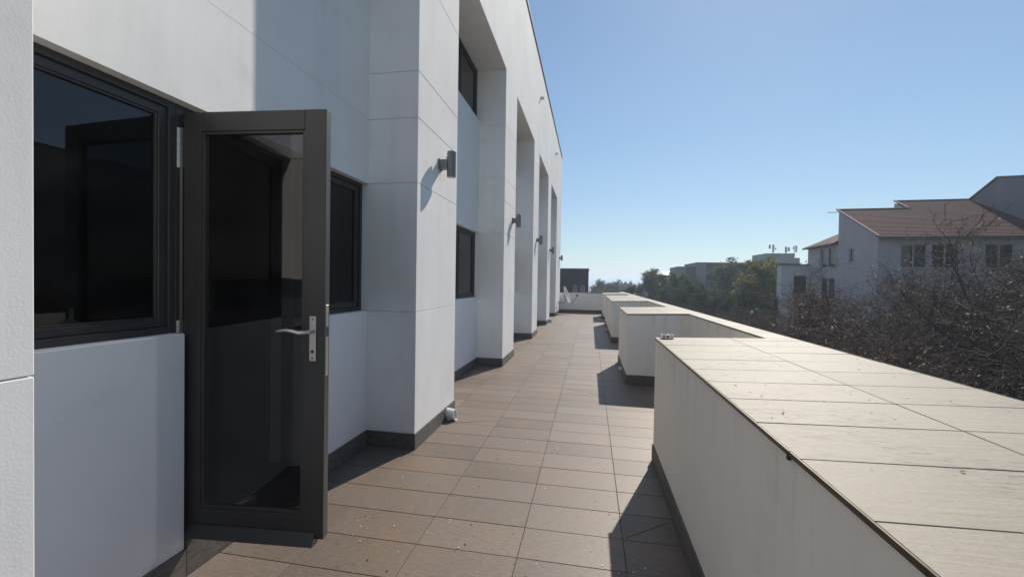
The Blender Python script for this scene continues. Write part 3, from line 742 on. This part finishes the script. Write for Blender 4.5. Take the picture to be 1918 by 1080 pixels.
for i, (v, x, y, top, rz, w_, lb) in enumerate([
    (3, 14.2, 16.4, 3.0, 0.4, 1.05, "tall leafless tree whose upper twigs cross the grey upper wing of the red roofed house"),
    (3, 14.8, 22.4, 2.7, 2.0, 1.0, "leafless tree standing in front of the paired upper windows of the red roofed house"),
    (3, 15.2, 29.0, 2.3, 1.1, .95, "leafless tree in front of the side wall of the red roofed house"),
    (2, 8.6, 10.6, .7, 3.6, .95, "dense leafless tree crowding against the long coping block outside"),
    (1, 9.2, 16.4, .4, 5.2, 1.0, "dense leafless tree just beyond the parapet, below the house windows"),
    (0, 10.8, 23.4, -.4, 2.7, .95, "low dense leafless tree below the balcony of the red roofed house"),
    (1, 10.6, 31.5, -.6, 4.1, .9, "leafless tree between the street lamp and the parapet"),
    (2, 9.6, 40.0, -.4, .2, .9, "leafless tree in front of the small flat white canopy"),
    (3, 18.6, 22.0, 3.6, 5.5, 1.0, "leafless tree growing hard against the front of the red roofed house"),
    (0, 21.5, 27.0, 2.6, 0.9, 1.0, "leafless tree under the eave of the red roofed house's long roof"),
    (3, 17.6, 26.5, 3.0, 3.7, 1.1, "spindly leafless tree reaching up to the corner of the long roof"),
    (3, 11.8, 13.2, 2.2, 1.6, 1.1, "spindly leafless tree leaning over the dense one by the coping"),
    (1, 17.0, 18.5, 2.4, 4.4, 1.0, "dense leafless tree filling the gap below the paired upper windows"),
    (2, 16.2, 25.0, 1.7, .7, 1.0, "low dense leafless tree below the side wall's small window"),
    (0, 13.0, 12.4, 2.0, 2.2, 1.0, "leafless tree beside the tallest leafless tree, thick with dry leaves"),
    (3, 16.5, 37.0, -.6, 3.3, .9, "leafless tree at the corner of the white balcony block")]):
    zs_ = np.zeros(len(BT[v][1].vertices) * 3, np.float32); BT[v][1].vertices.foreach_get('co', zs_); k = (top - GZ) / np.percentile(zs_[2::3], 99.0)
    bt = place_tree("bare_tree", BT[v], (x, y, GZ), rz, (w_ * k * 1.15, w_ * k * 1.15, k), lb, "tree", BG, bm_)
place_tree("bare_tree", BT[1], (9.2, 50.5, GZ), 1.0, (.62, .62, .76), "rust red twiggy tree standing among the green trees", "tree", None, [BARK, TWIGR, DRYL])
AC = leafy_tree(5, 10.3, 11, .5, 30000, .15, asp=.38)
RD = leafy_tree(9, 9.5, 9.5, .15, 30000, .16, clump=.62)
RD2 = leafy_tree(14, 10, 10, .1, 30000, .16, clump=.62)
BU = leafy_tree(21, 5, 6, .1, 9000, .12, trunk=.2)
TG = "leafy trees beyond the terrace"
for name, pr, x, y, top, wid, rz, mt, lb in [
    ("acacia_tree", AC, 11.8, 78.4, 3.9, 1.15, .3, OLV, "flat topped olive acacia in front of the shiny metal roof"),
    ("green_tree", RD, 15.8, 65.9, 2.6, 1.3, 1.3, GRN, "round green tree in front of the grey office's end tower"),
    ("green_tree", RD2, 23.0, 73.5, 5.1, 1.3, 2.4, OLV, "tall olive green tree in front of the grey office's long dark front"),
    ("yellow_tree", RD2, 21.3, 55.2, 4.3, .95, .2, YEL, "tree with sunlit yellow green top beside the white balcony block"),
    ("dark_tree", RD2, 16.4, 52.0, .9, 1.0, 4.4, DKG, "dark green tree below the yellow topped tree"),
    ("dark_tree", AC, 18.6, 47.3, .4, .8, 3.0, DKG, "dark green tree touching the white balcony block"),
    ("green_tree", AC, 28.0, 85.7, 5.8, 1.1, 5.0, OLV, "olive tree rising over the grey office's flat roof line"),
    ("green_tree", RD, 17.6, 88.0, 2.6, 1.0, 3.8, GRN, "green tree half hidden behind the acacia, under the metal roof"),
    ("green_tree", AC, 23.6, 62.3, 4.4, 1.0, 2.2, OLV, "broad olive tree right behind the yellow topped tree"),
    ("far_tree", RD2, 3.2, 132.8, 2.2, 1.2, .9, GRN, "far dark green tree just past the dark building's corner"),
    ("far_tree", RD, 9.4, 174.6, 1.6, 1.0, 2.9, DKG, "far hazy tree rising left of the open skyline gap"),
    ("far_tree", RD2, 19.8, 227.3, 2.4, 1.0, 4.9, DKG, "farthest hazy blue tree in the skyline gap"),
    ("far_tree", AC, 21.4, 170.3, .8, 1.1, 1.7, DKG, "low far tree at the foot of the acacia"),
    ("far_tree", RD, 13.2, 190.0, .4, 1.2, 5.7, DKG, "low far hazy tree under the skyline gap"),
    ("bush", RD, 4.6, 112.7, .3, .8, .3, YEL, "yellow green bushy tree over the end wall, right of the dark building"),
    ("bush", RD2, 1.8, 117.2, .2, .8, 2.1, OLV, "olive bushy tree over the end wall, beside the yellow green one"),
    ("dark_tree", RD, 12.8, 56.0, -.6, 1.0, 2.6, DKG, "dark green tree behind the rust red twiggy tree"),
    ("green_tree", RD2, 30.5, 78.0, 4.3, 1.0, 1.2, GRN, "green tree below the rooftop antennas")]:
    Hn = {id(AC): 10.3, id(RD): 9.5, id(RD2): 10, id(BU): 5}[id(pr)]; k = (top - GZ) / Hn
    place_tree(name, pr, (x, y, GZ), rz, (k * wid, k * wid, k), lb, "tree", TG, [BARK, mt])
BA2 = bare_tree(51, dens=.6, leaves=200)
place_tree("bare_tree", BA2, (5.8, 140.0, GZ), .5, (.7, .7, .86), "pale leafless tree among the far green trees past the dark building", "tree", None, [BARK, simple("pale_twig", (.22, .2, .18), .9), DRYL])

# ------------------------------------------------------------------ house with red tiled roofs
HS = empty("tiled_house", (19.907, 34.18, 0), math.radians(-2.544)); tag(HS, "large grey plastered house with red brown tiled roofs behind leafless trees", "house")
HW = plaster("house_plaster", (0.53, 0.465, 0.45), streak=.12, pit=.1, dirt=.12)
HWL = plaster("house_plaster_pale", (0.66, 0.63, 0.62), streak=.10, pit=.1, dirt=.1)
def roof_mat():
    m, t, p = newmat("roof_tile"); p.inputs["Roughness"].default_value = .85; p.inputs["Specular IOR Level"].default_value = .12
    f = noise(t, coords(t, (3, 3, 3)), 1.5, 6, .7)
    c = ramp(t, f, [(.3, (.090, .042, .041)), (.7, (.165, .076, .072))])
    t.links.new(c, p.inputs["Base Color"]); return m
RT = roof_mat(); FAS = simple("fascia", (.10, .085, .08), .6); RIDGE = simple("ridge_tile", (.36, .22, .17), .7, var=.2)
HGL = glass_mat("house_glass", (.10, .10, .12)); HFR = simple("house_frame", (.42, .40, .38), .6); DOORR = simple("brown_red_door", (.13, .055, .045), .6)
HINT = simple("house_interior", (.06, .055, .055), .9)
def hwin_front(a0, a1, z0, z1, n, v0=0.0, mat=HFR):
    fr = MB(); wd = .07
    fr.box(a0, a0 + wd, v0 + .08, v0 + .16, z0, z1).box(a1 - wd, a1, v0 + .08, v0 + .16, z0, z1).box(a0 + wd, a1 - wd, v0 + .08, v0 + .16, z0, z0 + wd).box(a0 + wd, a1 - wd, v0 + .08, v0 + .16, z1 - wd, z1)
    for i in range(1, n): x = a0 + (a1 - a0) * i / n; fr.box(x - .05, x + .05, v0 + .085, v0 + .155, z0 + wd, z1 - wd)
    o = fr.build("window", mat, HS, local=True)
    for i in range(n): box("pane", a0 + (a1 - a0) * i / n + .06, a0 + (a1 - a0) * (i + 1) / n - .06, v0 + .12, v0 + .13, z0 + wd, z1 - wd, HGL, o, local=False) if False else link("pane", MB().box(a0 + (a1 - a0) * i / n + .055, a0 + (a1 - a0) * (i + 1) / n - .055, v0 + .115, v0 + .125, z0 + wd - .01, z1 - wd + .01).mesh("pane"), HGL, o, local=True)
    link("sill", MB().box(a0 - .05, a1 + .05, v0 - .06, v0 + .10, z0 - .08, z0).mesh("sill"), HW, o, local=True)
def hwin_side(v0, v1, z0, z1, n, u0=0.0, mat=HFR):
    fr = MB(); wd = .07
    fr.box(u0 + .08, u0 + .16, v0, v0 + wd, z0, z1).box(u0 + .08, u0 + .16, v1 - wd, v1, z0, z1).box(u0 + .08, u0 + .16, v0 + wd, v1 - wd, z0, z0 + wd).box(u0 + .08, u0 + .16, v0 + wd, v1 - wd, z1 - wd, z1)
    for i in range(1, n): x = v0 + (v1 - v0) * i / n; fr.box(u0 + .02, u0 + .155, x - .11, x + .11, z0 + wd, z1 - wd)
    o = fr.build("window", mat, HS, local=True)
    for i in range(n): link("pane", MB().box(u0 + .115, u0 + .125, v0 + (v1 - v0) * i / n + .055, v0 + (v1 - v0) * (i + 1) / n - .055, z0 + wd - .01, z1 - wd + .01).mesh("pane"), HGL, o, local=True)
    link("sill", MB().box(u0 - .06, u0 + .10, v0 - .05, v1 + .05, z0 - .08, z0).mesh("sill"), HW, o, local=True)
FW = [(1.39, 2.95, 2.95, 4.60), (3.19, 4.80, 2.95, 4.66), (6.2, 7.8, 2.95, 4.6), (1.39, 2.95, -.4, 1.35), (3.19, 4.80, -.4, 1.35), (6.2, 7.8, -.4, 1.35)]
SW = [(2.95, 3.74, 3.5, 4.56)]
LW = [(5.75, 8.40, 3.2, 4.93), (5.75, 8.2, .45, 2.3)]
wall_open(0, 10.15, GZ, 5.10, FW, 0, .3).build("wall", HW, HS, local=True)
wall_open(.301, 5.40, GZ, 5.10, SW, 0, .3, 'x').build("wall", HW, HS, local=True)
MB().prism([(.30, 5.1), (5.40, 5.1), (5.40, 7.72), (.30, 5.24)], 'x', 0.001, .299).build("gable_wall", HW, HS, local=True)
MB().prism([(5.3, 7.70), (7.3, 7.72), (7.3, 8.66), (5.3, 7.72)], 'x', 4.92, 5.2).build("gable_wall", HW, HS, local=True)
box("back_wall", .3, 5.0, 5.10, 5.38, GZ, 7.70, HW, HS, local=True); box("back_wall", 5.0, 10.2, 7.0, 7.28, GZ, 8.6, HW, HS, local=True)
box("interior", .5, 10.0, 1.2, 1.4, GZ, 5.0, HINT, HS, local=True); box("interior", 1.2, 1.4, .5, 10.2, GZ, 5.0, HINT, HS, local=True)
def roof_plane(u0, u1, v0, v1, z0, z1, n, par):
    """courses of tiles as overlapping strips, lower edge raised"""
    mb = MB()
    for i in range(n):
        a, b = i / n, (i + 1.12) / n
        if b > 1: b = 1
        va, vb, za, zb = v0 + (v1 - v0) * a, v0 + (v1 - v0) * b, z0 + (z1 - z0) * a, z0 + (z1 - z0) * b
        mb.hexa([(u0, va, za - .03), (u1, va, za - .03), (u1, vb, zb - .05), (u0, vb, zb - .05), (u0, va, za + .035), (u1, va, za + .035), (u1, vb, zb), (u0, vb, zb)])
    return mb.build("roof", RT, par, local=True)
sl = .4895
o = roof_plane(-.12, 4.95, -.35, 5.45, 5.246 - .35 * sl, 5.246 + 5.45 * sl, 22, HS)
link("roof_edge", MB().tube([(-.14, -.36, 5.246 - .36 * sl + .06), (-.14, 5.45, 5.246 + 5.45 * sl + .06)], .075, 8).mesh("roof_edge"), RIDGE, o, local=True)
link("ridge", MB().tube([(-.14, 5.45, 5.246 + 5.45 * sl + .04), (4.95, 5.45, 5.246 + 5.45 * sl + .04)], .06, 8).mesh("ridge"), FAS, o, local=True)
link("gutter", MB().box(-.14, 10.10, -.50, -.36, 4.90, 5.06).mesh("gutter"), FAS, o, local=True)
link("rod", MB().tube([(0, 5.4, 7.72), (-.75, 5.6, 7.74)], .025, 6).mesh("rod"), FAS, o, local=True)
o = roof_plane(4.951, 10.15, -.35, 7.35, 5.246 - .35 * sl + .002, 5.246 + 7.35 * sl, 30, HS)
link("roof_edge", MB().tube([(4.93, 5.5, 5.246 + 5.5 * sl + .06), (4.93, 7.35, 5.246 + 7.35 * sl + .06)], .07, 8).mesh("roof_edge"), RIDGE, o, local=True)
link("ridge", MB().tube([(4.93, 7.35, 5.246 + 7.35 * sl + .04), (10.15, 7.35, 5.246 + 7.35 * sl + .04)], .06, 8).mesh("ridge"), FAS, o, local=True)
for a in FW: hwin_front(*a, 2)
hwin_side(*SW[0], 1)
# tall wing
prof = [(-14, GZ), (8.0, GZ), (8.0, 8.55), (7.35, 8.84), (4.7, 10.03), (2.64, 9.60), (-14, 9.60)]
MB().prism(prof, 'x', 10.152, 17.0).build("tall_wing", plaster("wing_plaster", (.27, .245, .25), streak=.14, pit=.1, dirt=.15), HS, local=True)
MB().prism([(p[0] + dy, p[1] + dz) for p, dy, dz in ((prof[3], .1, -.02), (prof[4], .02, .09), (prof[5], 0, .09), (prof[6], -.1, .09), (prof[6], -.1, -.02), (prof[5], 0, -.02), (prof[4], 0, -.06), (prof[3], 0, -.08))], 'x', 10.05, 17.1).build("wing_roof_edge", FAS, HS, local=True)
# left block with hip roof
wall_open(5.401, 10.5, GZ, 5.12, LW, -.02, .28, 'x').build("wall", HW, HS, local=True)
box("wall", -.02, 5, 10.502, 10.8, GZ, 5.1, HW, HS, local=True)
for a in LW: hwin_side(*a, 2, -.02)
hv_ = [(-.35, 5.42, 5.2), (-.35, 10.95, 5.2), (5.2, 10.95, 5.2), (5.2, 5.42, 5.2), (2.4, 5.42, 6.75), (2.4, 8.2, 6.75)]
link("roof", pymesh("roof", hv_ + [(p[0], p[1], p[2] - .14) for p in hv_[:4]], [(0, 4, 5, 1), (1, 5, 2), (2, 5, 4, 3), (0, 3, 4), (6, 7, 8, 9), (0, 1, 7, 6), (1, 2, 8, 7), (2, 3, 9, 8), (3, 0, 6, 9)]), RT, HS, local=True)
box("gutter", -.46, -.352, 5.42, 11.0, 5.03, 5.16, FAS, HS, local=True)
# white balcony block
wall_open(-2.36, -.03, GZ, 3.56, [(-1.29, -.2, .3, 2.55), (-1.29, -.2, -3.2, -.9)], 10.51, 10.8).build("balcony_block", HWL, HS, local=True)
box("balcony_block", -2.36, -2.1, 10.801, 11.6, GZ, 3.56, HWL, HS, local=True)
box("balcony_roof", -2.5, .6, 10.3, 11.7, 3.565, 3.64, FAS, HS, local=True)
box("balcony_rail", -2.55, -1.32, 9.9, 10.505, .22, .85, HWL, HS, local=True)
box("balcony_column", -2.0, -1.35, 10.0, 10.50, GZ, .218, HWL, HS, local=True)
for z0, z1 in ((.3, 2.55), (-3.2, -.9)):
    d_ = box("door", -1.285, -.205, 10.62, 10.68, z0, z1, DOORR, HS, local=True)
    link("pane", MB().box(-1.15, -.80, 10.61, 10.619, z0 + .25, z1 - .15).mesh("pane"), HGL, d_, local=True)
    link("pane", MB().box(-.69, -.34, 10.61, 10.619, z0 + .25, z1 - .15).mesh("pane"), HGL, d_, local=True)

# ------------------------------------------------------------------ far buildings
def bldg(name, label, loc): e = empty(name, loc); tag(e, label, "building"); return e
DB = bldg("dark_building", "dark brown flat roofed building past the end wall with pale arched windows", (-6, 62, GZ))
DKW = simple("dark_cladding", (.030, .026, .030), .7, var=.15, vscale=.6); DKF = simple("pale_arch", (.42, .41, .40), .7)
box("wall", -14, -.30, 60.8, 70, GZ, 3.45, DKW, DB); box("roof_cap", -14.1, -.22, 60.7, 70.1, 3.45, 3.58, CAP, DB)
for q in range(9): box("cladding_panel", -13.95 + q * 1.52, -13.95 + q * 1.52 + 1.49, 60.74, 60.80, 1.45, 3.42, DKW, DB)
for cx_ in (-3.55, -2.10, -1.07, -5.0):
    wd_ = .30 if cx_ != -3.55 else .24
    arc = [(cx_ - wd_, GZ + 6), (cx_ + wd_, GZ + 6)] + [(cx_ + wd_ * math.cos(a), .95 + wd_ * .8 * math.sin(a)) for a in [math.pi * k / 8 for k in range(9)]]
    o = MB().prism(arc, 'y', 60.70, 60.79).build("window", DKF, DB)
    arc2 = [(cx_ + (p[0] - cx_) * .78, p[1] - .07 if i > 1 else p[1]) for i, p in enumerate(arc)]
    link("pane", MB().prism(arc2, 'y', 60.66, 60.695).mesh("pane"), simple("arch_glass", (.16, .16, .17), .25), o)
    link("glazing_bar", MB().box(cx_ - wd_, cx_ + wd_, 60.62, 60.655, .88, .95).mesh("glazing_bar"), DKW, o)
GO = bldg("grey_office", "long grey flat roofed office with dark glazing and pale end towers behind trees", (28, 104, GZ))
GW = simple("grey_render", (.19, .195, .21), .8, var=.08, vscale=.4); GDK = simple("dark_band", (.055, .055, .065), .5, var=.15, vscale=.3)
box("tower", 19.2, 20.9, 100.1, 110, GZ, 5.4, GW, GO); box("wall", 20.9, 23.0, 100.6, 110, GZ, 5.35, GDK, GO)
box("tower", 23.0, 25.0, 100.0, 112, GZ, 6.35, GW, GO); box("wall", 25.0, 44, 101.2, 112, GZ, 6.30, GDK, GO)
box("roof_cap", 19.1, 23.0, 99.9, 110.1, 5.401, 5.52, CAP, GO); box("roof_cap", 22.95, 44.1, 99.8, 112.1, 6.352, 6.48, CAP, GO)
for lv in range(3):
    for q in range(11):
        x0 = 26.3 + q * 1.6; o = box("window", x0, x0 + 1.35, 101.10, 101.19, 3.9 - lv * 3.2, 5.6 - lv * 3.2, GW, GO)
        link("pane", MB().box(x0 + .06, x0 + 1.29, 101.06, 101.095, 3.96 - lv * 3.2, 5.54 - lv * 3.2).mesh("pane"), simple("office_glass", (.03, .035, .045), .15) if lv + q == 0 else bpy.data.materials["office_glass"], o)
MR = bldg("metal_roof_shed", "low building with shiny pale metal roof above the acacia", (24, 129, GZ))
box("wall", 20.7, 28, 126, 134, GZ, 4.1, simple("shed_wall", (.2, .19, .19), .8), MR)
MB().prism([(125.7, 4.1), (129.8, 5.05), (134.2, 4.1)], 'x', 20.4, 28.3).build("roof", simple("zinc", (.62, .63, .65), .32, .9), MR)
for q in range(14): MB().hexa([(20.6 + q * .56, 125.7, 4.12), (20.66 + q * .56, 125.7, 4.12), (20.66 + q * .56, 129.8, 5.07), (20.6 + q * .56, 129.8, 5.07), (20.6 + q * .56, 125.7, 4.18), (20.66 + q * .56, 125.7, 4.18), (20.66 + q * .56, 129.8, 5.13), (20.6 + q * .56, 129.8, 5.13)]).build("roof_rib", simple("zinc_rib", (.5, .51, .53), .4, .9) if q == 0 else bpy.data.materials["zinc_rib"], MR)
AB = bldg("antenna_building", "far grey flat roofed building carrying three phone antennas", (49, 125, GZ))
box("wall", 44.7, 51.3, 120.3, 130, GZ, 9.75, GW, AB); box("wall", 51.3, 53.1, 121.4, 130, GZ, 8.85, GW, AB)
box("roof_cap", 44.6, 51.4, 120.2, 130.1, 9.75, 9.93, CAP, AB); box("wall", 42.0, 44.7, 121.4, 130, GZ, 7.4, GW, AB)
for q in range(4): box("louvre", 45.1 + q * .55, 45.5 + q * .55, 120.24, 120.30, 8.7, 9.4, CAP, AB)
def mast(x, y, z, h, spec, label):
    e = empty("phone_antenna", (x, y, z)); tag(e, label, "antenna", "phone antennas on a far roof")
    MB().tube([(0, 0, 0), (0, 0, h)], .07, 8).build("pole", DISH, e, local=True)
    for dx, dz, ww, hh in spec: box("panel", dx - ww / 2, dx + ww / 2, -.30, -.10, dz, dz + hh, DISH, e, bev=.02, local=True)
    return e
mast(46.6, 121.2, 9.93, 2.3, [(-.85, 1.25, .45, 1.0), (.0, .3, .45, 2.0), (.55, 1.0, .3, .5)], "phone antenna with a wide and a narrow panel at the roof's acacia end")
mast(49.7, 121.4, 9.93, 1.8, [(0, .2, .5, 1.6), (.65, .6, .5, 1.0)], "phone antenna with two panels in the middle of the far roof")
mast(52.0, 122.0, 8.85, 3.3, [(.35, 1.5, .4, 1.7), (-.25, 2.2, .35, .7), (-.1, .3, .4, .5)], "phone antenna on the lower step of the far roof")
# flat white canopy among trees
cp_ = empty("white_canopy", (11.1, 47.8, GZ)); tag(cp_, "small flat white canopy roof among the dark trees", "canopy")
MB().hexa([(-.62, -.5, 7.05), (.62, -.5, 7.0), (.62, .5, 6.98), (-.62, .5, 7.03), (-.62, -.5, 7.11), (.62, -.5, 7.06), (.62, .5, 7.04), (-.62, .5, 7.09)]).build("roof", simple("canopy_white", (.22, .22, .22), .8), cp_, local=True)
for sx in (-.5, .5): MB().tube([(sx, 0, 0), (sx, 0, 7.0)], .03, 8).build("post", ALU, cp_, local=True)
# street lamp
sl_ = empty("street_lamp", (13.15, 38.0, GZ)); tag(sl_, "slim street lamp with round pale head below the green trees", "street lamp")
MB().tube([(0, 0, 0), (0, 0, 5.6)], [.05, .035], 10).build("pole", ALU, sl_, local=True)
MB().lathe([(.04, 5.6), (.10, 5.64), (.14, 5.77), (.12, 5.88), (.07, 5.94), (.02, 5.96)], 18).build("lamp_head", simple("globe", (.6, .6, .58), .35), sl_, smooth=True, local=True)
# parked cars
def car(loc, rz, col, label):
    e = empty("parked_car", loc, rz); tag(e, label, "car", "cars parked on the street")
    pa = simple("car_paint_" + label.split()[0], col, .3)
    prof = [(-2.1, .35), (2.05, .35), (2.12, .62), (1.95, .80), (1.05, .92), (.35, 1.40), (-1.05, 1.44), (-1.75, 1.0), (-2.12, .92)]
    MB().prism(prof, 'y', -.84, .84).build("body", pa, e, bev=.05, local=True)
    gl = simple("car_glass", (.02, .02, .025), .1) if "car_glass" not in bpy.data.materials else bpy.data.materials["car_glass"]
    for s in (-1, 1):
        ya, yb = sorted((s * .835, s * .85))
        MB().prism([(.90, .95), (.30, 1.33), (-.98, 1.36), (-1.5, .98)], 'y', ya, yb).build("side_window", gl, e, local=True)
        for wx in (-1.3, 1.3):
            wh = MB().tube([(wx, s * .62, .32), (wx, s * .86, .32)], .32, 20).build("wheel", BLACK, e, local=True)
            link("rim", MB().tube([(wx, s * .862, .32), (wx, s * .875, .32)], .20, 16).mesh("rim"), STEEL, wh, local=True)
        box("headlight", 2.02, 2.09, s * .62 - .15, s * .62 + .15, .62, .72, LENS, e, local=True)
    MB().hexa([(1.02, -.70, .95), (1.06, -.70, .95), (1.06, .70, .95), (1.02, .70, .95), (.36, -.62, 1.38), (.42, -.62, 1.39), (.42, .62, 1.39), (.36, .62, 1.38)]).build("windscreen", gl, e, local=True)
    return e
car((22.5, 66.0, GZ + .004), .05, (.7, .7, .7), "white car parked on the street by the yellow topped tree")
car((27.5, 67.6, GZ + .004), .05, (.4, .41, .42), "silver car parked on the street below the white balcony block")
car((17.2, 67.4, GZ + .004), .05, (.12, .02, .02), "maroon car parked on the street below the round green tree")

# ------------------------------------------------------------------ haze
m = bpy.data.materials.new("haze_air"); m.use_nodes = True; t = m.node_tree; t.nodes.clear()
out = t.nodes.new("ShaderNodeOutputMaterial"); pv = t.nodes.new("ShaderNodeVolumePrincipled")
pv.inputs["Color"].default_value = (.72, .84, 1.0, 1); pv.inputs["Density"].default_value = 0.0010; pv.inputs["Anisotropy"].default_value = 0.45
t.links.new(pv.outputs[0], out.inputs["Volume"])
tag(box("haze", -2500, 2800, -60, 3900, GZ - 3, 34, m), kind="stuff")
